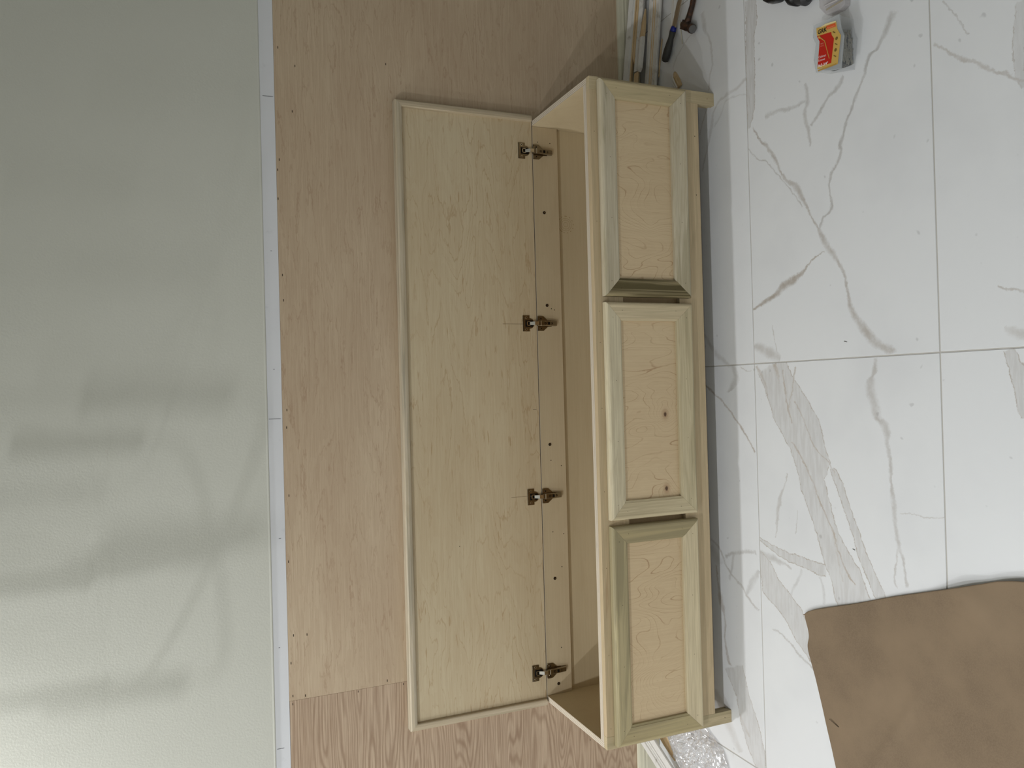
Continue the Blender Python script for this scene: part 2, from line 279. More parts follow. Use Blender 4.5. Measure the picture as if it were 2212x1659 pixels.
M['kick'] = wood('kick_ply', S(196, 170, 132), S(158, 128, 90), 'X', 1.2, 8, 3, .2, .2, 0, 6.)
for i, kn in enumerate([(), ((.9552, .2131, 6.5, .05), (.735, .2156, 3, .03)), ((1.5027, .2466, 2, .035),)]):
    M['inset%d' % i] = wood('maple_inset_%s' % 'abc'[i], S(214, 193, 158), S(158, 118, 84), 'Z', 2.6, 5.5, (34, 32, 32)[i], .68, .12, .12, (11.3, 14.1, 9.2)[i], knots=kn, lw=.07, mott=.35, jg=.25)
CR, CD = S(210, 199, 172), S(166, 150, 120)
GR = S(146, 136, 106)
def pop(tag_, axis, seed, samt=.35, lo=.5, base=CR, scol=GR, fr=22):
    lum = (base[0]+base[1]+base[2])/3; base = tuple(c+(lum-c)*.14 for c in base[:3])+(1,)
    k = 'pop_%s%s' % (tag_, axis)
    if k not in M: M[k] = wood('poplar_%s_%s' % (tag_, axis.lower()), base, CD, axis, 1.3, 14, 7, .30, .42, 0, seed, (scol, fr, samt, lo), mott=.8, lw=.2, jg=.25, dist=1.1)
    return M[k]
M['edgeX'] = ply_edge('ply_edge_x', 'X'); M['edgeY'] = ply_edge('ply_edge_y', 'Y'); M['edgeZ'] = ply_edge('ply_edge_z', 'Z')
M['hole'] = plain('dark_hole', S(52, 40, 28), .9)
M['nickel'] = plain('nickel_plate', S(150, 142, 128), .20, 1.)
M['zinc'] = plain('bright_zinc', S(225, 222, 215), .16, 1.)
M['dark_metal'] = plain('dark_recess', S(26, 24, 22), .4, .6)
M['black_screw'] = plain('black_screw', S(40, 30, 28), .3, .7)
def mk_rag():
    t = NT('scuffed_white_paint', .45, .4); P = t.obj()
    n = t.sm(t.noise(t.vm('MULTIPLY', P, (25, 60, 60)), 1, 4, .65), .56, .7)
    c = t.mix(t.math('MULTIPLY', n, .55), S(214, 212, 208), S(146, 138, 128))
    return t.col(c)
M['old_white'] = mk_rag()
M['raw_pine'] = wood('raw_pine', S(212, 188, 150), S(170, 136, 94), 'X', 3, 40, 4, .3, .4, 0, 8.)
M['grout'] = plain('grout', S(186, 183, 178), .9)
M['kraft'] = (lambda t: (t.bump(t.noise(t.obj(), 9, 4, .6), .25, .004), t.col(t.mix(t.sm(t.noise(t.obj(), 5, 4, .6), .3, .7), t.mix(t.sm(t.noise(t.obj(), 320, 2, .6), .3, .7), S(128, 111, 92), S(118, 102, 84)), S(136, 118, 97))))[1])(NT('kraft_paper', .8, .15))

# floor tile material: the printed veins of one tile, each a centre-line curve with its width
def marble(code):
    t = NT('marble_tile_%s' % (code or 'plain'), .28, .45)
    P = t.obj()
    wn = t.n('ShaderNodeTexNoise', {'Vector': P, 'Scale': 42., 'Detail': 4., 'Roughness': .62})
    wn2 = t.n('ShaderNodeTexNoise', {'Vector': P, 'Scale': 9., 'Detail': 2., 'Roughness': .5})
    W1 = t.vm('SCALE', t.vm('SUBTRACT', wn.outputs['Color'], (.5, .5, .5)), scale=.016)
    W2 = t.vm('SCALE', t.vm('SUBTRACT', wn2.outputs['Color'], (.5, .5, .5)), scale=.010)
    wn3 = t.n('ShaderNodeTexNoise', {'Vector': P, 'Scale': 150., 'Detail': 3., 'Roughness': .7})
    W3 = t.vm('SCALE', t.vm('SUBTRACT', wn3.outputs['Color'], (.5, .5, .5)), scale=.0075)
    Q = t.vm('ADD', P, t.vm('ADD', t.vm('ADD', W1, W2), W3))
    soft = t.noise(P, 26, 4, .65)
    fine = t.noise(t.vm('MULTIPLY', P, (60, 60, 0)), 1, 3, .6)
    smod = t.sm(soft, .25, .7, .45, 1.15)
    fil = t.sm(t.noise(t.vm('MULTIPLY', P, (14, 90, 0)), 1, 3, .6), .35, .65, .55, 1.)
    G = B = None
    for tile, (x0, y0, dx, dy, L), ts, os_, ws, st, kind, tint in VEINS:
        if tile != code: continue
        c = t.N.new('ShaderNodeRGBCurve'); mp = c.mapping
        omin, omax = min(os_)-.001, max(os_)+.001; wmax = max(ws)
        tt = t.math('SUBTRACT', t.vm('DOT_PRODUCT', Q, (dx/L, dy/L, 0)), (x0*dx+y0*dy)/L, clamp=True)
        nn = t.math('SUBTRACT', t.vm('DOT_PRODUCT', Q, (-dy, dx, 0)), -x0*dy+y0*dx)
        for ci, ys in ((0, [(o-omin)/(omax-omin) for o in os_]), (1, [w_/wmax for w_ in ws])):
            cu = mp.curves[ci]
            cu.points[0].location = (ts[0], ys[0]); cu.points[1].location = (ts[-1], ys[-1])
            for a, b in list(zip(ts, ys))[1:-1]: cu.points.new(a, b)
            for p_ in cu.points: p_.handle_type = 'VECTOR' if kind else 'AUTO'
        cu = mp.curves[2]; cu.points[0].location = (0, 0); cu.points[1].location = (1, 0)
        cu.points.new(.012, 1); cu.points.new(.988, 1)
        for p_ in cu.points: p_.handle_type = 'VECTOR'
        mp.update()
        t.put(c.inputs['Color'], tt)
        s_ = t.n('ShaderNodeSeparateColor', {'Color': c.outputs[0]})
        off = t.math('MULTIPLY_ADD', s_.outputs[0], omax-omin, omin)
        wd = t.math('MULTIPLY', s_.outputs[1], wmax)
        d = t.math('DIVIDE', t.math('ABSOLUTE', t.math('SUBTRACT', nn, off)), wd)
        if kind == 0:
            m = t.sm(d, .15, 1.35, 1., 0.)
            m = t.math('MULTIPLY', m, smod)
        else:
            fill = t.math('MULTIPLY', t.sm(d, .92, 1.03, 1., 0.), t.math('MULTIPLY', fil, .80))
            e = t.math('MULTIPLY', t.math('ABSOLUTE', t.math('SUBTRACT', d, .97)), wd)
            edge = t.math('MULTIPLY', t.sm(e, .0003, .0024, 1., 0.), t.sm(fine, .3, .6, .35, 1.25))
            m = t.math('MAXIMUM', fill, edge)
        m = t.math('MULTIPLY', t.math('MULTIPLY', m, s_.outputs[2]), st*(1.15 if kind else .95))
        g = t.math('MULTIPLY', m, 1-tint*.75) if kind == 0 else t.math('MULTIPLY', m, .55)
        b = t.math('MULTIPLY', m, tint)
        if kind: b = t.math('MULTIPLY', t.math('MAXIMUM', t.math('MULTIPLY', edge, 1.0), t.math('MULTIPLY', fill, .42)), st*tint*1.2); b = t.math('MULTIPLY', b, s_.outputs[2])
        G = g if G is None else t.math('MAXIMUM', G, g); B = b if B is None else t.math('MAXIMUM', B, b)
    base = t.mix(t.sm(t.noise(P, 3.5, 3, .55), .45, .75, 0., .35), S(225, 227, 230), S(209, 211, 215))
    sp_ = t.sm(t.noise(P, 34, 1, .4), .74, .80, 0., .35)
    base = t.mix(sp_, base, S(150, 150, 152))
    if G is not None:
        base = t.mix(G, base, S(128, 126, 122)); base = t.mix(B, base, S(158, 134, 106))
    return t.col(base)

# ------------------------------------------------------------------ room shell
X0, X1, Y0 = -3.4, 4.6, -5.2
m = MB(); m.box(X0, X1, Y0, 0.02, -.06, -.0014); floor = tag(m.build('floor', M['grout']), 'grey grout bed of the marble tile floor', None, kind='structure')
TL, TW, GP = 1.19, .6096, .0034
rows = [(-.5731, .018)]
y = -.5731
while y > Y0: rows.append((max(y-TW, Y0), y)); y -= TW
xs = [1.0975]
while xs[0]-TL > X0: xs.insert(0, xs[0]-TL)
while xs[-1]+TL < X1: xs.append(xs[-1]+TL)
bounds = [X0]+xs+[X1]
ic = bounds.index(1.0975)
TM = {}
for ri, (ya, yb) in enumerate(rows):
    for ci in range(len(bounds)-1):
        xa, xb = bounds[ci], bounds[ci+1]
        code = '%d%d' % (ri, ic-ci) if ic-ci >= 0 else ''
        if not any(v_[0] == code for v_ in VEINS): code = ''
        if code not in TM: TM[code] = marble(code)
        m = MB(); a, b, c_, d_ = xa+GP/2, xb-GP/2, ya+GP/2, yb-GP/2; e = .0008
        m.loft([[(a, c_, -.0013), (b, c_, -.0013), (b, d_, -.0013), (a, d_, -.0013)], [(a, c_, -e), (b, c_, -e), (b, d_, -e), (a, d_, -e)], [(a+e, c_+e, 0), (b-e, c_+e, 0), (b-e, d_-e, 0), (a+e, d_-e, 0)]])
        m.build('tile', TM[code], floor)
# walls
m = MB(); m.box(X0-.1, X1+.1, .02, .12, -.06, CEIL+.06); wall_back = tag(m.build('wall_back', M['paint']), 'pale greenish painted wall above the plywood', None, kind='structure')
m = MB()      # thick paint skin above the primed strip, with a rolled lower edge
m.loft([[(X0, .02, 1.3065), (X0, .001, 1.3065), (X0, -.0012, 1.3078), (X0, -.0018, 1.310), (X0, -.0012, 1.314), (X0, -.0008, CEIL), (X0, .02, CEIL)], [(X1, .02, 1.3065), (X1, .001, 1.3065), (X1, -.0012, 1.3078), (X1, -.0018, 1.310), (X1, -.0012, 1.314), (X1, -.0008, CEIL), (X1, .02, CEIL)]])
m.build('paint_layer', M['paint'], wall_back)
m = MB(); m.box(X0, X1, .0005, .02, 1.2655, 1.3064)
for x, z, r_ in ((.4, 1.29, .003),): pass
for px, pz, ln_ in ((1.9288, 1.2824, .030), (.9732, 1.2852, .034), (.0045, 1.2912, .020), (.62, 1.279, .006), (1.47, 1.2835, .004), (.30, 1.288, .004), (1.12, 1.284, .004)):
    m.box(px-.0008, px+.0008, .0001, .0008, pz-ln_/2+.002, pz+ln_/2+.002, 1)
tag(m.build('trim_1', [M['primer'], plain('pencil', S(120, 122, 126), .8)]), 'primed white strip with pencil marks above plywood panels', None, kind='structure')
for nm, bx in (('wall_left', (X0-.1, X0, Y0-.1, .02)), ('wall_right', (X1, X1+.1, Y0-.1, .02)), ('wall_front', (X0, X1, Y0-.1, Y0))):
    m = MB(); m.box(*bx, -.06, CEIL+.06); tag(m.build(nm, M['room']), None, kind='structure')
m = MB(); m.box(X0, X1, Y0, .02, CEIL, CEIL+.06); tag(m.build('ceiling', M['ceiling']), kind='structure')
# plywood sheets fixed to the wall (staple marks are dark nicks in the mesh)
XP = .138
ST1 = [(2.079, 1.252), (2.03, 1.204), (1.744, 1.256), (1.627, 1.262), (1.713, 1.261), (2.073, .926), (1.892, 1.215), (1.325, 1.254), (.999, 1.252), (.947, 1.254), (.745, 1.252), (.331, 1.249), (.25, 1.258), (.153, 1.255), (.148, 1.219), (.328, 1.21), (.151, .971), (1.4, 1.255), (.55, 1.258)]
m = MB(); m.box(XP+.0004, 2.578, 0, .019, 0.004, 1.265, 0)
for x, z in ST1: m.box(x-.0042, x+.0028, -.0002, .0005, z-.0011, z+.0011, 1)
p1 = tag(m.build('plywood_panel', [M['ply_wall'], M['hole']], wall_back), 'long pinkish maple plywood sheet')
m = MB(); m.box(XP-2.44, XP-.0004, 0.0006, .019, .004, 1.2645, 0)
for x, z in ((.132, 1.062), (.128, 1.256), (-.06, .30), (-.17, .27), (.131, .92)): m.box(x-.003, x+.003, .0003, .0012, z-.001, z+.001, 1)
p2 = tag(m.build('plywood_panel', [M['oak_wall'], M['hole']], wall_back), 'darker plywood sheet with bold cathedral grain')
m = MB(); m.box(2.5796, X1, 0, .019, .004, 1.265); m.build('plywood_panel', M['ply_wall'], wall_back)
# baseboard (cut away behind the bench)
BP = [(0, .002), (-.0135, .002), (-.0135, .052), (-.0115, .058), (-.0125, .064), (-.0105, .070), (-.009, .078), (-.006, .0845), (-.0005, .086), (0, .086)]
m = MB()
for a, b in ((X0, -.001), (1.941, X1)): m.loft([[(a, yy, zz) for yy, zz in BP], [(b, yy, zz) for yy, zz in BP]])
tag(m.build('baseboard_back', M['cream']), 'cream painted baseboard along the plywood wall', None, kind='structure')

# ------------------------------------------------------------------ storage bench
L, H, YF = 1.94, .4371, -.4224
bench = empty('storage_bench', (L/2, -.21, 0))
tag(bench, 'unfinished wooden storage bench with open lid against plywood wall', 'bench')
T = .018; YC = YF+.018          # carcass front plane (behind face frame)
for xa, xb, sd in ((.0, T, 0), (L-T, L, 1)):
    m = MB(); m.box(xa+.0002, xb-.0002, YC, -.0008, .062, H, 0, {'+z': 1, '-z': 1, '-y': 1, '+y': 1})
    m.build('side_panel', [M['inside'], M['edgeX']], bench, bevel=.0006)
m = MB(); m.box(T, L-T, -.0058, -.0008, .08, H-.02, 0)
# carpenter's stain rings on the back
for rr, tk in ((.030, .0022), (.022, .0010), (.016, .0010), (.008, .0010)):
    n = 40
    for k in range(n):
        if rr == .030 and not (k % 3 == 0 or 4 < k < 17): continue
        a0, a1 = 2*math.pi*k/n, 2*math.pi*(k+.8)/n
        q = [(1.6011+r_*math.cos(a), -.00605, .313+r_*math.sin(a)) for r_, a in ((rr, a0), (rr, a1), (rr-tk, a1), (rr-tk, a0))]
        m.poly(q, 1)
m.build('back_panel', [M['inside'], plain('ring_stain', S(160, 136, 96), .7)], bench)
m = MB(); m.box(T, L-T, YC+T, -.006, .09, .09+.012); m.build('bottom_panel', M['inside'], bench)
m = MB(); m.box(T, L-T, YC+.0002, YC+T, .062, H, 0, {'+z': 1, '-z': 1}); m.build('front_panel', [M['kick'], M['edgeY']], bench)
m = MB(); m.box(T+.0003, L-T-.0003, -.0205, -.006, .3445, H-.0008, 0, {'-z': 1, '+z': 1})
for x, z in ((1.87, .418), (1.87, .372), (.80, .40), (.78, .362), (.56, .40), (.55, .36), (.44, .37), (1.31, .383), (1.306, .372), (.17, .38)): m.disc((x, -.02065, z), (0, -1, 0), .0019, 7, 2)
m.build('hinge_rail', [M['rail_ply'], M['edgeY'], M['hole']], bench, bevel=.0005)
def cup_screw(x, z, y, parent, r=.0052):
    m = MB(); m.tube([(x, y-.0004, z), (x, y-.0014, z), (x, y-.0018, z)], [r, r*.95, r*.55], 12); m.disc((x, y-.0020, z), (0, -1, 0), r*.45, 6, 1)
    return m.build('screw', [M['black_screw'], M['nickel']], parent)
for x, z in ((1.6333, .3999), (1.3209, .3989), (.8535, .4027), (.4038, .3973), (.0511, .3942)): cup_screw(x, z, -.0205, bench)
# face frame
for a, b, s_ in ((0, .0375, 21.), (1.9015, L, 22.)):
    m = MB(); m.box(a, b, YF, YC, .0, H, 0)
    m.disc((a+.019, YF-.0001, .025), (0, -1, 0), .0014, 6, 1)
    m.build('stile', [pop('leg', 'Z', s_, .45, .48, S(204, 186, 146)), M['hole']], bench, bevel=.0008)
m = MB(); m.box(.0376, 1.9014, YF, YC, .3437, H, 0)
for x in (1.78, 1.52, 1.26, 1.17, .98, .74, .52, .27, .06): m.disc((x, YF-.0001, .4235), (0, -1, 0), .00105, 6, 1)
m.build('top_rail', [pop('rail', 'X', 23., .5, .56, S(208, 184, 144), S(150, 112, 76)), M['hole']], bench, bevel=.0006)
m = MB(); m.box(.0376, 1.9014, YF, YC, .061, .1472, 0)
for x in (1.80, 1.62): m.disc((x, YF-.0001, .075), (0, -1, 0), .0018, 6, 1)
m.build('bottom_rail', [pop('low', 'X', 24., .2, .55, S(210, 186, 146), S(170, 140, 100)), M['hole']], bench, bevel=.0006)
m = MB(); m.box(.0012, .034, YC, YC+.019, .001, .0615); m.build('foot_block', pop('leg', 'Z', 21.), bench)
m = MB(); m.box(L-.034, L-.0012, YC, YC+.019, .001, .0615); m.build('foot_block', pop('leg', 'Z', 21.), bench)

# three applied face panels: maple inset held in mitred poplar mouldings
ZB, ZT, WM = .1165, .4130, .054
PR = [(0, 0), (0, .0150), (.002, .0195), (.006, .0222), (.010, .0226), (.015, .0210), (.024, .0195), (.036, .0175), (.0470, .0162), (.0476, .0148), (.0530, .0125), (.0535, .0010), (.0535, 0)]
def moulding(x0, x1, z0, z1, side, mat, parent, holes=()):
    m = MB(); A, B = [], []
    for d, h in PR:
        y = YF-.0003-h
        if side == 'top': A.append((x0+d, y, z1-d)); B.append((x1-d, y, z1-d))
        if side == 'bottom': A.append((x0+d, y, z0+d)); B.append((x1-d, y, z0+d))
        if side == 'left': A.append((x0+d, y, z0+d)); B.append((x0+d, y, z1-d))
        if side == 'right': A.append((x1-d, y, z0+d)); B.append((x1-d, y, z1-d))
    g = .00025   # hairline mitre gap
    ax_ = 0 if side in ('top', 'bottom') else 2
    A = [tuple(c+(g if i == ax_ else 0) for i, c in enumerate(p)) for p in A]; B = [tuple(c-(g if i == ax_ else 0) for i, c in enumerate(p)) for p in B]
    m.loft([A, B])
    for fr, off in holes:
        p = (x0+(x1-x0)*fr, z1-off if side == 'top' else z0+off) if ax_ == 0 else (x0+off if side == 'left' else x1-off, z0+(z1-z0)*fr)
        m.disc((p[0], YF-.0003-.0199-.0006*(1 if off < .025 else 0), p[1]), (0, -1, 0), .00105, 6, 1)
    return m.build('moulding', [mat, M['hole']], parent)
FR = [(1.302, 1.930), (.657, 1.2855), (.0105, .640)]
LBL = ['right-hand face panel with a dark green left moulding', 'middle face panel with a knot in the maple', 'left-hand face panel']
STY = [  # top, bottom, left, right moulding materials
 (pop('p1t', 'X', 31., .55, .50), pop('p1b', 'X', 32., .5, .45), pop('dark', 'Z', 33., .9, .40, S(146, 132, 90), S(84, 74, 44), 60), pop('p1r', 'Z', 34., .45, .5, S(196, 178, 134))),
 (pop('p2t', 'X', 35., .2, .6, S(222, 210, 176)), pop('p2b', 'X', 36., .4, .52, S(212, 198, 160)), pop('p2l', 'Z', 37., .2, .6, S(218, 202, 162)), pop('p2r', 'Z', 38., .3, .55, S(214, 196, 158))),
 (pop('p3t', 'X', 39., .75, .40, S(196, 182, 134)), pop('p3b', 'X', 40., .15, .6, S(222, 206, 168)), pop('p3l', 'Z', 41., .6, .45, S(190, 174, 124)), pop('p3r', 'Z', 42., .7, .42, S(178, 162, 114)))]
for i, (xa, xb) in enumerate(FR):
    m = MB(); m.box(xa+.050, xb-.050, YF-.0048, YF-.0003, ZB+.050, ZT-.050)
    ins = m.build('face_panel', M['inset%d' % (2 if i == 0 else 1 if i == 1 else 0)], bench); tag(ins, LBL[i])
    for k, sd in enumerate(('top', 'bottom', 'left', 'right')):
        hl = ((.07, .022), (.36, .028), (.64, .028), (.93, .022)) if k < 2 else ((.2, .024), (.82, .024))
        moulding(xa, xb, ZB, ZT, sd, STY[i][k], ins, hl)

# lid, standing open against the wall
LX0, LX1, LZ0, LZ1 = -.0088, 1.9548, .4398, .9088
lid_mats = [M['lid'], M['edgeY'], plain('pencil_line', S(130, 112, 84), .8), M['hole']]
m = MB(); m.box(LX0+.003, LX1-.003, -.0215, -.0035, LZ0, LZ1-.003, 0, {'-z': 1, '+z': 1})
for x, za, zb in ((1.2575, .485, .562), (.6865, .49, .548)): m.box(x-.0006, x+.0006, -.0216, -.0214, za, zb, 2)
m.box(.9716, .9728, -.0216, -.0214, .449, .462, 3)
for x, z, r_ in ((.545, .731, .0016), (1.41, .49, .0008), (.29, .56, .0009), (.17, .60, .0009)): m.disc((x, -.0217, z), (0, -1, 0), r_, 6, 3, sx=1)
lid = tag(m.build('lid', lid_mats, bench), 'open lid showing its maple underside')
TP = [(0, -.001), (0, -.031), (.0035, -.0352), (.012, -.0366), (.019, -.0360), (.0215, -.0340), (.0215, -.0218), (.003, -.0218), (.003, -.001)]
def lid_trim(side, mat):
    m = MB(); A, B = [], []
    for d, y in TP:
        if side == 'top': A.append((LX0+d, y, LZ1-d)); B.append((LX1-d, y, LZ1-d))
        if side == 'left': A.append((LX0+d, y, LZ0+.004)); B.append((LX0+d, y, LZ1-d))
        if side == 'right': A.append((LX1-d, y, LZ0+.004)); B.append((LX1-d, y, LZ1-d))
    m.loft([A, B]); return m.build('lid_trim', mat, lid)
lid_trim('top', pop('lt', 'X', 51., .55, .48, S(198, 184, 160), S(140, 134, 118), 60))
lid_trim('left', pop('ls', 'Z', 52., .4, .5, S(204, 186, 158), S(150, 138, 112), 60)); lid_trim('right', pop('ls', 'Z', 52.))

# hinges
def hinge(x):
    m = MB(); y = -.0207   # mounting plate on the rail
    ol = [(-.0245, .4355), (-.0245, .4150), (-.0110, .3990), (-.0100, .385), (.0100, .385), (.0110, .3990), (.0245, .4150), (.0245, .4355)]
    m.loft([[(x+a, y, z) for a, z in ol], [(x+a, y-.0022, z) for a, z in ol]])
    for s_ in (-1, 1):
        m.box(x+s_*.0225-.0018, x+s_*.0225+.0018, y-.004, y, .420, .4345)
        m.tube([(x+s_*.016, y-.002, .425), (x+s_*.016, y-.0042, .425)], .0042, 12); m.disc((x+s_*.016, y-.0044, .425), (0, -1, 0), .0024, 6, 1)
    hp = m.build('hinge', [M['nickel'], M['dark_metal']], bench)
    m = MB()  # arm
    A = [(x-.0085, y-.0024), (x-.0085, y-.0125), (x-.0065, y-.0145), (x+.0065, y-.0145), (x+.0085, y-.0125), (x+.0085, y-.0024)]
    m.loft([[(a, b, .4395) for a, b in A], [(a, b, .400) for a, b in A], [(a, b+.004 if b < y-.01 else b, .3690) for a, b in A]])
    for z, r_ in ((.413, .0038), (.389, .0036)): m.disc((x, y-.0150 if z > .4 else y-.0133, z), (0, -1, 0), r_, 10, 1); m.disc((x, y-.0152 if z > .4 else y-.0135, z), (0, -1, 0), r_*.55, 8, 0)
    m.box(x-.0045, x+.0045, y-.0150, y-.0140, .3965, .4045, 1)
    m.box(x-.0085, x+.0085, y-.0158, y-.004, .4275, .4305, 2)
    m.build('hinge_arm', [M['nickel'], M['dark_metal'], M['zinc']], hp, bevel=.0005)
    m = MB()  # link out of the cup
    m.loft([[(x+sx*.006, yy, zz) for sx, yy, zz in ((-1, -.0285, .4385), (1, -.0285, .4385), (1, -.0372, .4385), (-1, -.0372, .4385))],
            [(x+sx*.006, yy, zz) for sx, yy, zz in ((-1, -.0285, .450), (1, -.0285, .450), (1, -.0365, .452), (-1, -.0365, .452))],
            [(x+sx*.0052, yy, zz) for sx, yy, zz in ((-1, -.0200, .461), (1, -.0200, .461), (1, -.0240, .466), (-1, -.0240, .466))]])
    m.build('hinge_link', M['zinc'], hp, bevel=.0008)
    m = MB(); y = -.0216; zc = .4655   # cup set in the lid
    n = 22; ring = [(math.cos(2*math.pi*k/n), math.sin(2*math.pi*k/n)) for k in range(n)]
    m.loft([[(x+c*.0175, y, zc+s_*.0175) for c, s_ in ring], [(x+c*.0172, y-.0016, zc+s_*.0172) for c, s_ in ring]])
    fl = [(-.0265, .4665), (-.0265, .4905), (.0265, .4905), (.0265, .4665)]
    m.loft([[(x+a, y, z) for a, z in fl], [(x+a, y-.0020, z) for a, z in fl]])
    m.box(x-.0255, x+.0255, y-.0040, y, .4868, .4895, 0)
    m.box(x-.0108, x+.0108, y-.0023, y-.0018, .4545, .4815, 1)
    m.loft([[(x+c*.0108, y-.00215, zc-.006+s_*.0085) for c, s_ in ring], [(x+c*.0108, y-.0024, zc-.006+s_*.0085) for c, s_ in ring]], 1)
    m.box(x-.0072, x+.0072, y-.0055, y-.0020, .4745, .4772, 2); m.box(x-.0075, x-.0055, y-.0055, y-.0020, .4650, .4772, 2); m.box(x+.0055, x+.0075, y-.0055, y-.0020, .4650, .4772, 2)
    for s_ in (-1, 1):
        m.tube([(x+s_*.0195, y-.0018, .4785), (x+s_*.0195, y-.0032, .4785)], .0040, 12, 2); m.disc((x+s_*.0195, y-.0034, .4785), (0, -1, 0), .0022, 5, 1)
    m.build('hinge_cup', [M['nickel'], M['dark_metal'], M['zinc']], hp)
for x in (1.8355, 1.2595, .6831, .0995): hinge(x)

# ------------------------------------------------------------------ scrap mouldings and tools, right of the bench
def scrap(name, p0, p1, wdir, prof, mats, mis, jag=(.006, .006), segs=3):
    """prof: (across, up) points swept from p0 to p1; ends jagged"""
    p0, p1, wdir = Vector(p0), Vector(p1), Vector(wdir).normalized()
    d = (p1-p0).normalized(); upv = d.cross(wdir).normalized()
    if upv.z < 0: upv = -upv
    m = MB(); rings = []
    for k in range(segs+1):
        c = p0.lerp(p1, k/segs); r_ = []
        for i, (a, b) in enumerate(prof):
            j = (random.uniform(-1, 1)*(jag[0] if k == 0 else jag[1]) if k in (0, segs) else 0)
            r_.append(c+wdir*a+upv*b+d*j)
        rings.append(r_)
    m.loft(rings, mis=mis)
    return m.build(name, mats, None)
WP = [M['old_white'], M['raw_pine']]
CAS = [(0, 0), (0, .010), (.003, .0135), (.020, .0150), (.023, .0110), (.0255, .0110), (.030, .0145), (.0335, .0125), (.038, .0125), (.0405, .0100), (.060, .0095), (.062, .006), (.062, 0)]
MI = [0, 0, 0, 0, 0, 0, 1, 0, 1, 0, 0, 0, 1]
# leaning casing, wall side, split lengthwise near its broken end
A0, A1 = Vector((2.02, -.016, .083)), Vector((2.62, -.032, .020))
wA = Vector((.0, -.055, -.030))
caA = tag(scrap('wood_moulding', A0, A1, wA, [c for c in CAS if c[0] <= .034]+[(.034, 0)], WP, [0, 0, 0, 0, 0, 0, 1, 1, 1], (.010, .004)), 'broken white painted casing leaning on baseboard right of bench', 'moulding')
m = MB()
for a0, a1, w0, w1, h, mi in ((.0, 1.0, .0345, .043, .0115, 1), (.0, 1.0, .0432, .0600, .0100, 0)):
    wn_ = wA.normalized(); d = (A1-A0).normalized(); u_ = d.cross(wn_); u_ = u_ if u_.z > 0 else -u_
    st_ = .155 if mi else .13
    pts0 = A0+d*(st_ if mi else .118)
    jit = [.0, .012, .02, .006]
    ring0 = [pts0+wn_*w0+d*jit[0], pts0+wn_*w1+d*jit[1]*(-1 if mi else 0), pts0+wn_*w1+u_*h+d*(-.012 if mi else 0), pts0+wn_*w0+u_*h+d*(.014 if mi else 0)]
    ring1 = [A1+wn_*w0, A1+wn_*w1, A1+wn_*w1+u_*h, A1+wn_*w0+u_*h]
    m.loft([ring0, ring1], mi)
d = (A1-A0).normalized(); q0 = A0+d*.0
m.loft([[q0+wn_*.0432, q0+wn_*.060, q0+wn_*.060+u_*.0075, q0+wn_*.0432+u_*.0075], [pts0+wn_*.0432-d*.003, pts0+wn_*.060+d*.004, pts0+wn_*.060+u_*.0075, pts0+wn_*.0432+u_*.0075-d*.006]], 1)
m.build('split_strip', WP, caA)
# short splinter between the two casings
m = MB()
ax0, ax1 = Vector((2.130, -.086, .046)), Vector((2.345, -.102, .028)); w_ = Vector((0, -1, 0)); z_ = Vector((0, 0, 1))
ss = [(0, .001, .009), (.05, .009, .014), (.45, .011, .015), (.55, .009, .014), (.62, .010, .012), (.80, .008, .010), (1, .0008, .004)]
rings = []
for s_, hw, hh in ss:
    c = ax0.lerp(ax1, s_); rings.append([c-w_*hw, c+w_*hw, c+w_*hw*.9+z_*hh*.7, c+w_*hw*.1+z_*hh, c-w_*hw*.8+z_*hh*.9])
m.loft(rings[:4], mis=[0, 0, 0, 0, 0]); m.loft(rings[3:], mis=[1, 1, 1, 1, 1])
tag(m.build('wood_splinter', WP, None), 'pointed white and bare wood splinter between two scrap casings', 'wood scrap')
caB = tag(scrap('wood_moulding', (2.0, -.066, .018), (2.66, -.172, .0165), (.02, -1, -.12), [(a*.86, b) for a, b in CAS], WP, MI, (.006, .004)), 'white painted casing lying on tiles, beside the chisel handle', 'moulding')
# third casing under the chisel
caC = tag(scrap('wood_moulding', (2.218, -.212, .0012), (2.60, -.262, .0012), (.12, -1, 0), [(0, 0), (0, .006), (.004, .009), (.012, .007), (.018, .010), (.026, .004), (.026, 0)], WP, [0, 0, 0, 1, 0, 0, 0], (.014, .004)), 'narrow broken white moulding lying under the chisel blade', 'moulding')
m = MB(); m.loft([[(2.10, -.128, .0012), (2.103, -.1315, .0012), (2.102, -.130, .004)], [(2.15, -.1335, .0012), (2.148, -.142, .0012), (2.15, -.138, .006)], [(2.222, -.152, .0012), (2.222, -.158, .0012), (2.222, -.155, .004)]])
tag(m.build('wood_sliver', M['raw_pine'], None), 'thin orange wood sliver on tiles beside the chisel handle', 'wood scrap')
m = MB()
c0, c1 = Vector((2.020, -.243, 0)), Vector((2.082, -.222, 0)); dc = (c1-c0).normalized(); wc = Vector((-dc.y, dc.x, 0))
cr = []
for s_, wl, wr, hh in ((0, .010, .020, .012), (.3, .018, .019, .018), (.6, .015, .014, .020), (.85, .007, .010, .014), (1, .001, .005, .007)):
    c = c0.lerp(c1, s_); z_ = Vector((0, 0, 1)); cr.append([c+wc*wl+z_*.001, c+wc*wl*.9+z_*hh*.4, c+wc*wl*.55+z_*hh*.75, c+wc*wl*.3+z_*hh*.62, c-wc*wr*.1+z_*hh*.95, c-wc*wr*.3+z_*hh*.8, c-wc*wr*.7+z_*hh*.9, c-wc*wr+z_*.001])
m.loft(cr, mis=[0, 0, 0, 0, 0, 1, 1, 1])
tag(m.build('wood_chip', WP, None), 'small broken white moulding chip beside bench corner', 'wood scrap')
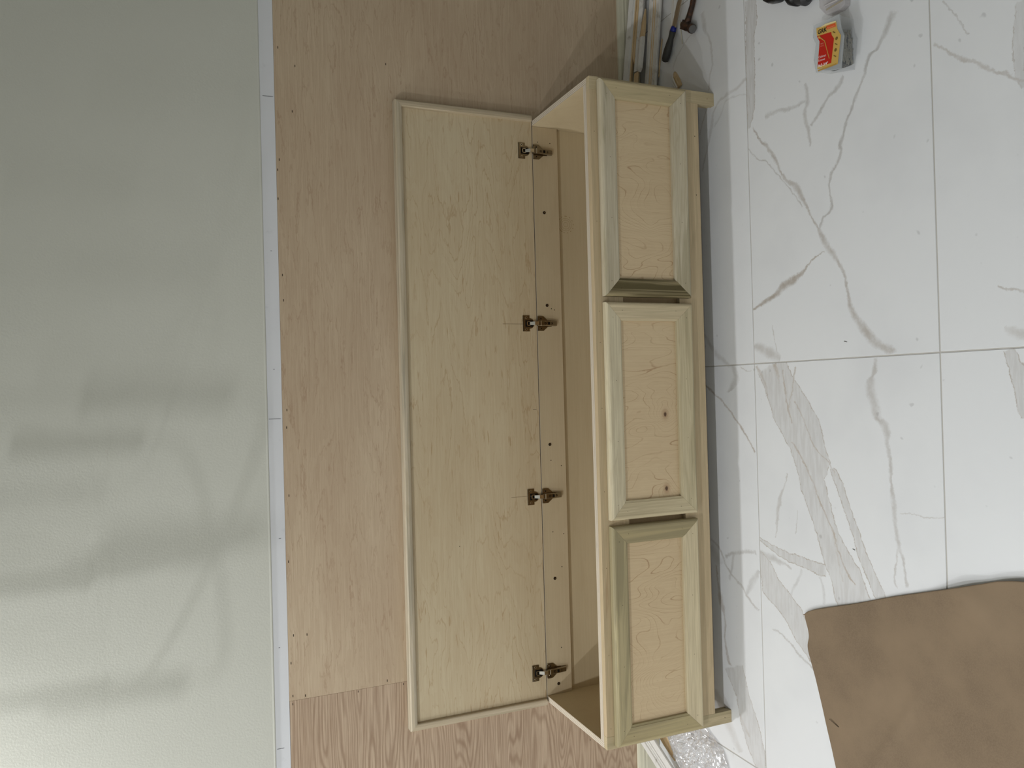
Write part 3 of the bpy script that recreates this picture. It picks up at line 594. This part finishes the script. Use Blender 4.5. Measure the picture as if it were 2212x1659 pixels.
m = MB(); m.tube([(2.236, -.262, .0035), (2.158, -.271, .0025)], [.0022, .0018], 6)
tag(m.build('wooden_stick', plain('stick_wood', S(205, 198, 180), .6), None), 'thin pale stick on tiles between chisel and hammer', 'stick')

# chisel
ch = empty('chisel', (2.17, -.20, 0)); tag(ch, 'wood chisel with grey rubber handle and blue collar', 'chisel')
E0, E1 = Vector((2.132, -.183, .013)), Vector((2.210, -.239, .016)); dd = (E1-E0).normalized(); wv = Vector((0, 0, 1)).cross(dd).normalized(); uv = dd.cross(wv)
if uv.z < 0: uv = -uv
def oval(c, rw, rh, n=14): return [c+wv*rw*math.cos(t_)+uv*rh*math.sin(t_) for t_ in (2*math.pi*k/n for k in range(n))]
M['rubber'] = plain('grey_rubber', S(62, 62, 60), .55)
hl = [(0, .006, .006), (.02, .0105, .0095), (.15, .0125, .0115), (.38, .0130, .0118), (.60, .0110, .0100), (.76, .0088, .0084), (.88, .0092, .0088), (1, .0104, .0096)]
m = MB(); m.loft([oval(E0.lerp(E1, s_), a*1.15, b*1.1) for s_, a, b in hl]); m.build('handle', M['rubber'], ch, smooth=True)
m = MB(); m.loft([oval(E0-dd*.001, .0055, .005), oval(E0+dd*.003, .0110, .0100)], 0); m.build('end_cap', plain('blue_cap', S(22, 38, 110), .35), ch)
m = MB(); m.loft([oval(E1-dd*.001, .0108, .0098), oval(E1+dd*.004, .0112, .0100), oval(E1+dd*.014, .0096, .0084), oval(E1+dd*.016, .0085, .007)], 0); m.build('collar', plain('blue_plastic', S(18, 30, 120), .35), ch, smooth=True)
m = MB(); bp0, bp1 = E1+dd*.014, E1+dd*.098
def rect(c, w0, h0): return [c-wv*w0-uv*h0, c+wv*w0-uv*h0, c+wv*w0*.92+uv*h0, c-wv*w0*.92+uv*h0]
m.loft([rect(bp0, .0098, .0026), rect(bp1-dd*.02+uv*.0045, .0108, .0020), rect(bp1+uv*.0045, .0108, .0004)])
m.build('blade', plain('chisel_steel', S(150, 134, 112), .5, .5), ch)
m = MB(); hc = E0.lerp(E1, .04); m.disc(hc+uv*.0120+dd*.008, uv, .0036, 12); m.build('hanging_hole', M['hole'], ch)
m = MB()
for k in range(9):
    s_ = .16+.045*k
    c = E0.lerp(E1, s_); off = wv*.0052
    if off.y < 0: off = -off
    c = c+off+uv*(.0124 if s_ < .5 else .0110); a = dd*(.0017 if k % 3 else .0010)
    for sgn in (0,): m.poly([c-a-wv*.0009+uv*.0006, c+a-wv*.0009+uv*.0006, c+a+wv*.0009+uv*.0006, c-a+wv*.0009+uv*.0006])
m.build('white_lettering', plain('white_print', S(225, 225, 225), .5), ch)

# hammer
hm = empty('hammer', (2.20, -.33, 0)); tag(hm, 'old rusty hammer with round bright striking face', 'hammer')
M['rust'] = (lambda t: (t.bump(t.noise(t.obj(), 300, 3, .6), .3, .0006), t.col(t.mix(t.sm(t.noise(t.obj(), 90, 3, .6), .4, .62), S(46, 32, 25), S(76, 47, 30))))[1])(NT('rusty_steel', .5, .4))
F0 = Vector((2.168, -.352, .020)); hd = Vector((.55, .75, -.02)).normalized()
m = MB(); m.tube([F0, F0+hd*.0015, F0+hd*.010, F0+hd*.013, F0+hd*.022, F0+hd*.030, F0+hd*.055, F0+hd*.062], [.0135, .0145, .0145, .0115, .0105, .0140, .0150, .0120], 18); m.build('head', M['rust'], hm, smooth=True)
m = MB(); m.tube([F0-hd*.0012, F0+hd*.0004], [.0120, .0134], 20); m.build('striking_face', plain('worn_steel', S(112, 111, 110), .4, .7), hm)
m = MB()
for s_ in (-1, 1):
    side = hd.cross(Vector((0, 0, 1))).normalized()*.007*s_
    rings = []
    for q, up_, r_ in ((0, 0, .010), (.008, -.001, .009), (.018, -.004, .006), (.026, -.008, .004)):
        c = F0+hd*(.055+q)+side*(1+q*12)+Vector((0, 0, up_)); n_ = side.normalized()
        rings.append([c-n_*r_*.7-Vector((0, 0, r_)), c+n_*r_*.7-Vector((0, 0, r_)), c+n_*r_*.7+Vector((0, 0, r_)), c-n_*r_*.7+Vector((0, 0, r_))])
    m.loft(rings)
m.build('claw', M['rust'], hm)
hc = F0+hd*.045
m = MB(); m.tube([hc+Vector((-.004, 0, 0)), hc+Vector((.02, -.012, -.003)), Vector((2.245, -.344, .014)), Vector((2.30, -.366, .013)), Vector((2.46, -.42, .013))], [.013, .0095, .0085, .0095, .014], 14); m.build('handle', M['rust'], hm, smooth=True)

# black tools just inside the frame, far right on the floor
M['blk'] = plain('black_plastic', S(16, 16, 18), .35)
t1 = empty('tool_battery', (2.12, -.72, 0)); tag(t1, 'black rounded tool foot at the right edge, nearer the hammer', 'tool')
m = MB(); ol = [(2.099, -.686), (2.088, -.700), (2.080, -.722), (2.076, -.738), (2.084, -.752), (2.20, -.765), (2.20, -.690), (2.115, -.678)]
m.loft([[(a, b, .001) for a, b in ol], [(a, b, .030) for a, b in ol]]); m.build('body', M['blk'], t1, bevel=.006)
m = MB(); m.tube([(2.091, -.6975, .018), (2.083, -.717, .018)], .0022, 6); m.build('silver_badge', M['nickel'], t1)
t2 = empty('power_drill', (2.10, -.81, 0)); tag(t2, 'black cordless tool with knurled chuck beside the clear tray', 'tool')
m = MB(); m.tube([(2.120, -.772, .026), (2.086, -.780, .026), (2.058, -.803, .025), (2.047, -.820, .025)], [.012, .020, .024, .022], 28); m.build('body', M['blk'], t2, smooth=True)
m = MB(); m.tube([(2.050, -.822, .024), (2.036, -.845, .023), (2.034, -.852, .023)], [.022, .021, .012], 24); m.build('chuck', plain('chuck_grey', S(58, 58, 60), .45, .3), t2)
m = MB(); m.tube([(2.060, -.793, .044), (2.050, -.806, .046), (2.042, -.822, .044)], .0012, 6); m.build('wire_ring', plain('brass_ring', S(150, 120, 80), .4, .6), t2)

# clear plastics
def clear(name, tint, alpha, rough=.15, bump=0):
    t = NT(name, rough, .5)
    t.col(tint); t.b.inputs['Alpha'].default_value = alpha; t.b.inputs['Specular IOR Level'].default_value = .7
    if bump: t.bump(t.noise(t.obj(), 240, 2, .6), bump, .002)
    return t.mat
M['clear'] = clear('clear_tub_plastic', S(205, 210, 214), .40)
M['clear2'] = clear('clear_body_plastic', S(205, 210, 214), .16)
M['clam'] = clear('clamshell_plastic', S(212, 208, 210), .45, .12, .3)
def mk_bag():
    t = NT('thin_bag_film'); t.N.remove(t.b)
    tr = t.n('ShaderNodeBsdfTransparent', {'Color': (.96, .96, .97, 1)}); gl = t.n('ShaderNodeBsdfGlossy', {'Color': (1, 1, 1, 1), 'Roughness': .16}); df = t.n('ShaderNodeBsdfDiffuse', {'Color': S(225, 224, 226)})
    m1 = t.n('ShaderNodeMixShader', {0: .38, 1: tr.outputs[0], 2: df.outputs[0]})
    lw = t.n('ShaderNodeLayerWeight', {'Blend': .35})
    m2 = t.n('ShaderNodeMixShader', {0: t.math('MULTIPLY_ADD', lw.outputs['Fresnel'], .30, .10), 1: m1.outputs[0], 2: gl.outputs[0]})
    t.t.links.new(m2.outputs[0], t.out.inputs[0]); return t.mat
M['bag'] = mk_bag()
cl = empty('plastic_tray', (1.99, -.92, 0)); tag(cl, 'clear plastic tray at the right edge above the screw tub', 'packaging')
m = MB(); ol = [(2.14, -.885), (1.990, -.885), (1.962, -.9065), (1.956, -.950), (1.962, -.966), (2.14, -.985)]
m.loft([[(a, b, .001) for a, b in ol], [(a, b, .022) for a, b in ol]]); m.build('tray', M['clam'], cl, bevel=.003)
for k in range(3):
    m = MB(); x = 1.985+.035*k; m.tube([(x, -.905, .024), (x-.004, -.950, .024)], .003, 6); m.build('rib', M['clam'], cl)
m = MB(); m.box(1.972, 1.975, -.964, -.91, .022, .0238); m.build('rim_edge', plain('rim_tan', S(170, 160, 140), .3), cl)  # raised rim strip of the tray, one even tan colour

# tub of screws
tb = empty('screw_tub', (1.87, -.94, 0)); tag(tb, 'clear plastic tub of screws with red and yellow label', 'box')
LIDP = [(1.9376, -.8928), (1.9292, -.976), (1.8935, -.9804), (1.8733, -.9883), (1.7962, -.9766), (1.8159, -.8958), (1.8506, -.8909), (1.8883, -.8987), (1.9072, -.89)]
cxm, cym = 1.868, -.937
def shrink(ps, f): return [((x-cxm)*f+cxm, (y_-cym)*f+cym) for x, y_ in ps]
m = MB(); m.prism(LIDP, .0455, .0500); m.build('lid', M['clear'], tb, bevel=.0012)
m = MB(); o1, o2 = shrink(LIDP, .94), shrink(LIDP, .965)
n = len(o1)
m.loft([[(x, y_, .0015) for x, y_ in o1], [(x, y_, .045) for x, y_ in o2]]); m.build('body', M['clear2'], tb, bevel=.001)
m = MB()
rs = random.Random(3)
for k in range(120):
    x = rs.uniform(1.824, 1.885); yy = rs.uniform(-.970, -.915); z = rs.uniform(.005, .042); a = rs.gauss(0, .22)
    if k < 70: yy = -.9705+.0018*rs.random(); z = .004+.038*rs.random()
    dx, dz = math.cos(a)*.0145, math.sin(a)*.016
    z = min(max(z, .003+abs(dz)), .043-abs(dz))
    m.tube([(x-dx, yy, z-dz), (x+dx*.9, yy+.001, z+dz*.9)], .0014, 5); m.tube([(x+dx*.9, yy+.001, z+dz*.9), (x+dx, yy+.001, z+dz)], .0026, 6)
so = m.build('screws', plain('screw_steel', S(150, 146, 134), .45, .5), tb); so['kind'] = 'stuff'
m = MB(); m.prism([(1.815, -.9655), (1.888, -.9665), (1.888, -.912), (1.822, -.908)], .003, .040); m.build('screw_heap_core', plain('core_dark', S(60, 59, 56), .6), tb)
LAB = [(1.9259, -.903), (1.9136, -.9677), (1.8956, -.970), (1.8752, -.9809), (1.8106, -.9681), (1.8227, -.902), (1.8882, -.9124), (1.9081, -.9038)]
m = MB(); m.prism(LAB, .0501, .0506); lb = m.build('label', plain('label_gold', S(206, 170, 92), .4), tb)
RED = [(1.905, -.9043), (1.896, -.9512), (1.8876, -.9524), (1.8766, -.9594), (1.8206, -.9481), (1.8292, -.9036), (1.888, -.9128)]
def flat(name, ol, z, c):
    m = MB(); m.poly([(x, y_, z) for x, y_ in ol]); return m.build(name, plain('print_'+name, c, .45), lb, recalc=False)
def ccw(ol):
    a = sum(ol[i][0]*ol[(i+1) % len(ol)][1]-ol[(i+1) % len(ol)][0]*ol[i][1] for i in range(len(ol))); return ol if a > 0 else ol[::-1]
flat('red_field', ccw(RED), .0508, S(190, 34, 20)); flat('orange_banner', ccw([(1.9172, -.9354), (1.9121, -.9651), (1.9028, -.9663), (1.9078, -.9366)]), .0508, S(222, 92, 48))
flat('cream_head', ccw([(1.9240, -.9330), (1.9170, -.9662), (1.9135, -.9670), (1.9225, -.9120)]), .05075, S(232, 216, 170))
flat('bottom_band', ccw([(1.8165, -.9040), (1.8105, -.9640), (1.8140, -.9652), (1.8200, -.9040)]), .0508, S(188, 148, 70))
m = MB(); m.tube([(1.8975, -.9150, .0511), (1.8833, -.9295, .0511), (1.8343, -.9427, .0511)], [.0016, .0011, .0010], 6); m.tube([(1.8995, -.9125, .0511), (1.8965, -.9160, .0511)], [.0034, .0016], 8); m.build('printed_screw', plain('print_screw', S(206, 158, 80), .5), lb)
for k, (x, y_) in enumerate(((1.8915, -.9600), (1.8733, -.9675), (1.8600, -.9655), (1.8470, -.9630), (1.8330, -.9605))):
    m = MB()
    if k % 2: m.disc((x, y_, .0509), (0, 0, 1), .0042, 12)
    else: m.poly([(x-.004, y_-.003, .0509), (x-.002, y_-.0045, .0509), (x+.004, y_+.003, .0509), (x+.002, y_+.0045, .0509)])
    m.build('icon', plain('print_icon', S(120, 96, 44), .5), lb, recalc=False)
def text(body, pos, size, c, xdir=(-.15, -.99), parent=None, bold=0., shear=0.):
    cu = bpy.data.curves.new('t', 'FONT'); cu.body = body; cu.size = size; cu.offset = bold; cu.shear = shear; cu.resolution_u = 2
    o = bpy.data.objects.new('t', cu); COL.objects.link(o)
    bpy.context.view_layer.update()
    me = bpy.data.meshes.new_from_object(o.evaluated_get(bpy.context.evaluated_depsgraph_get()))
    bpy.data.objects.remove(o)
    xd = Vector((xdir[0], xdir[1], 0)).normalized(); yd = Vector((0, 0, 1)).cross(xd)
    me.transform(Matrix(((xd.x, yd.x, 0, pos[0]), (xd.y, yd.y, 0, pos[1]), (0, 0, 1, pos[2]), (0, 0, 0, 1))))
    me.materials.clear(); me.materials.append(plain('print_text', c, .5))
    o = bpy.data.objects.new('lettering', me); link(o); o.parent = parent
    bpy.context.view_layer.update(); o.matrix_parent_inverse = parent.matrix_world.inverted()
    return o
text('GRK', (1.9085, -.9068, .0510), .0150, S(20, 18, 16), parent=lb, bold=.0004)
text('Fasteners', (1.9085, -.9385, .0511), .0062, S(240, 170, 130), parent=lb)
text('TRIM', (1.8790, -.9150, .0511), .0048, S(225, 150, 130), parent=lb); text('HEAD', (1.8735, -.9145, .0511), .0048, S(225, 130, 110), parent=lb)
text('Cabinet', (1.8480, -.9070, .0511), .0080, S(240, 225, 225), parent=lb); text('Screws', (1.8400, -.9060, .0511), .0080, S(240, 225, 225), parent=lb)
text('8x2-3/4"', (1.8265, -.9050, .0511), .0095, S(250, 245, 245), parent=lb, bold=.00015)

# ------------------------------------------------------------------ left of the bench: scrap casing, splinter, crumpled bag
caD = tag(scrap('wood_moulding', (-.150, -.004, .0780), (-.36, -.240, .0160), (.80, -.60, -.32), [(a*.9, b) for a, b in CAS], WP, [0]*13, (.002, .004)), 'white profiled casing offcut leaning on baseboard left of bench', 'moulding')
caD.location = (-.055, -.022, 0)
m = MB(); m.loft([[(-.185, -.020, .002), (-.150, -.062, .002), (-.150, -.062, .016), (-.182, -.024, .022)], [(-.215, -.060, .002), (-.190, -.092, .002), (-.190, -.092, .014), (-.210, -.066, .020)], [(-.248, -.112, .002), (-.242, -.122, .002), (-.242, -.120, .008), (-.246, -.113, .010)]], mis=[1, 0, 1, 1])
o_ = tag(m.build('wood_splinter', WP, None), 'broken painted wood splinter beside plastic bag left of bench', 'wood scrap'); o_.location = (.0, -.004, 0)
# bag
G = 76; vs, fs = [], []
for j in range(G+1):
    for i in range(G+1):
        u_, v_ = i/G, j/G; a = 2*math.pi*u_
        r0 = v_
        R_ = .128+.022*math.sin(3*a+1)+.012*math.sin(5*a)
        x = -.165+R_*1.0*r0*math.cos(a)*.95; yy = -.255+R_*1.28*r0*math.sin(a)
        n1 = mnoise.noise(Vector((x*22, yy*22, 3.3))); n2 = abs(mnoise.noise(Vector((x*60, yy*60, 1.7)))); n3 = abs(mnoise.noise(Vector((x*130, yy*130, 5.1))))
        z = .003+max(0, 1-r0**3)*(.014+.014*n1)+.020*n2*(1-.4*r0)+.007*n3
        vs.append((x+.006*n1, yy+.006*n2, max(.0015, z)))
for j in range(G):
    for i in range(G):
        a = j*(G+1)+i; fs.append((a, a+1, a+G+2, a+G+1))
me = bpy.data.meshes.new('plastic_bag'); me.from_pydata(vs, [], fs); me.materials.append(M['bag'])
bag = link(bpy.data.objects.new('plastic_bag', me)); tag(bag, 'crumpled clear plastic bag on the tiles left of bench', 'bag')

# ------------------------------------------------------------------ brown paper
def catm(ps, t_):
    n = len(ps)-1; s_ = t_*n; i = min(int(s_), n-1); f = s_-i
    p0, p1, p2, p3 = (Vector(ps[max(i-1, 0)]), Vector(ps[i]), Vector(ps[i+1]), Vector(ps[min(i+2, n)]))
    return .5*((2*p1)+(p2-p0)*f+(2*p0-5*p1+4*p2-p3)*f*f+(3*p1-p0-3*p2+p3)*f**3)
EU = [(.417, -.756), (.366, -.769), (.327, -.764), (.260, -.786), (.193, -.805), (.118, -.829), (.045, -.853), (-.10, -.905), (-.30, -.98)]   # edge towards the bench
EV = [(.417, -.756), (.437, -.790), (.486, -.927), (.531, -1.046), (.578, -1.182), (.611, -1.274), (.628, -1.325), (.640, -1.40), (.66, -1.62)]   # edge to the right
NU, NV = 90, 80; vs, fs = [], []
for j in range(NV+1):
    for i in range(NU+1):
        u_, v_ = i/NU, j/NV
        a = catm(EU, u_); b = catm(EV, v_); p = a+b-Vector(EU[0])
        z = .0025
        n1 = mnoise.noise(Vector((p.x*5, p.y*5, .3))); n2 = mnoise.noise(Vector((p.x*13, p.y*13, 4.3)))
        z += max(0, .004+.005*n1+.002*n2)
        # curl along the right edge far from the corner
        z += .030*max(0, v_-.42)*math.exp(-(u_*9)**2)*min(1, (v_-.42)*5+.1)
        # buckle running in from the right edge
        q = Vector((p.x-.585, p.y+1.235)); dq = q.dot(Vector((.75, -.66))); aq = q.dot(Vector((.66, .75)))
        z += .016*math.exp(-(dq/.045)**2)*math.exp(-(aq/.10)**2)
        # long soft crease
        q = Vector((p.x-.17, p.y+1.02)); z += .004*math.exp(-(q.dot(Vector((.5, .86)))/.012)**2)*math.exp(-(q.length/.22)**2)
        q = Vector((p.x-.08, p.y+.95)); z += .004*math.exp(-(q.dot(Vector((-.6, .8)))/.012)**2)*math.exp(-(q.length/.2)**2)
        if i == 0 and j == 0: z += .006
        vs.append((p.x, p.y, z))
for j in range(NV):
    for i in range(NU):
        a = j*(NU+1)+i; fs.append((a, a+1, a+NU+2, a+NU+1))
me = bpy.data.meshes.new('kraft_paper'); me.from_pydata(vs, [], fs); me.materials.append(M['kraft'])
me.polygons.foreach_set('use_smooth', [True]*len(fs))
pap = link(bpy.data.objects.new('kraft_paper', me)); tag(pap, 'sheet of brown kraft paper spread over marble floor tiles', 'paper')
sol = pap.modifiers.new('thick', 'SOLIDIFY'); sol.thickness = .0006; sol.offset = 1
m = MB()
m.poly([(.1655, -.8345, .0100), (.1560, -.8655, .0100), (.1578, -.8668, .0100), (.1668, -.8352, .0100)])
m.poly([(.1900, -.8895, .0085), (.1540, -.8745, .0085), (.1545, -.8735, .0085), (.1903, -.8888, .0085)])
m.build('slit', M['hole'], pap, recalc=False)

# tiny debris on the tiles
for k, (x, y_, r_) in enumerate(((1.1386, -.9182, .0045), (.6193, -.9248, .0035))):
    m = MB(); m.tube([(x-r_*.3, y_-r_, .001), (x+r_*.3, y_+r_, .0012)], .0006, 5)
    tag(m.build('debris_speck', M['hole'], None), ('dark speck on tile in front of middle panel', 'dark speck on the tile vein band by brown paper')[k], 'debris')

# ------------------------------------------------------------------ downlights and the chandelier whose shadow falls on the wall
for k, ((lx, ly), e, r) in enumerate(LIGHTS):
    m = MB(); n = 28; ring = [(math.cos(2*math.pi*q/n), math.sin(2*math.pi*q/n)) for q in range(n)]
    m.loft([[(lx+c*(r+.028), ly+s_*(r+.028), CEIL) for c, s_ in ring], [(lx+c*(r+.026), ly+s_*(r+.026), CEIL-.005) for c, s_ in ring], [(lx+c*(r+.004), ly+s_*(r+.004), CEIL-.006) for c, s_ in ring], [(lx+c*(r+.004), ly+s_*(r+.004), CEIL-.001) for c, s_ in ring]], caps=False)
    tag(m.build('recessed_downlight', M['ceiling'], None), 'white ring downlight in ceiling, '+('nearest wall, right column', 'middle row, right column', 'row behind camera, right column', 'nearest wall, left column', 'middle row, left column', 'row behind camera, left column')[k], 'light', 'recessed ceiling downlights')
cx_, cy_ = .262, -.76
chn = empty('chandelier', (cx_, cy_, CEIL)); tag(chn, 'six arm chandelier hanging above the picture, its shadow on the wall', 'chandelier')
M['bronze'] = plain('bronze', S(70, 58, 48), .4, .8)
M['shade'] = plain('frosted_shade', S(215, 208, 192), .5)
m = MB(); m.tube([(cx_, cy_, CEIL), (cx_, cy_, CEIL-.03)], [.06, .045], 20); m.tube([(cx_, cy_, CEIL-.03), (cx_, cy_, 2.165)], .005, 8)
m.tube([(cx_, cy_, 2.185), (cx_, cy_, 2.135), (cx_, cy_, 2.085), (cx_, cy_, 2.025), (cx_, cy_, 1.985), (cx_, cy_, 1.955), (cx_, cy_, 1.925)], [.006, .020, .024, .012, .020, .018, .005], 16); m.build('stem', M['bronze'], chn, smooth=True)
for k in range(6):
    a = math.radians(12+60*k); c, s_ = math.cos(a), math.sin(a)
    pts = [(0.01, 1.940), (.08, 1.942), (.15, 1.948), (.215, 1.960), (.238, 1.985), (.24, 2.025)]
    m = MB(); m.tube([(cx_+c*r_, cy_+s_*r_, z) for r_, z in pts], .0036, 8); m.tube([(cx_+c*.24, cy_+s_*.24, 2.025), (cx_+c*.24, cy_+s_*.24, 2.033)], [.007, .022], 14)
    arm = m.build('arm', M['bronze'], chn, smooth=True)
    m = MB(); m.tube([(cx_+c*.24, cy_+s_*.24, 2.034), (cx_+c*.24, cy_+s_*.24, 2.225)], .019, 14); m.build('lamp_shade', M['shade'], arm)
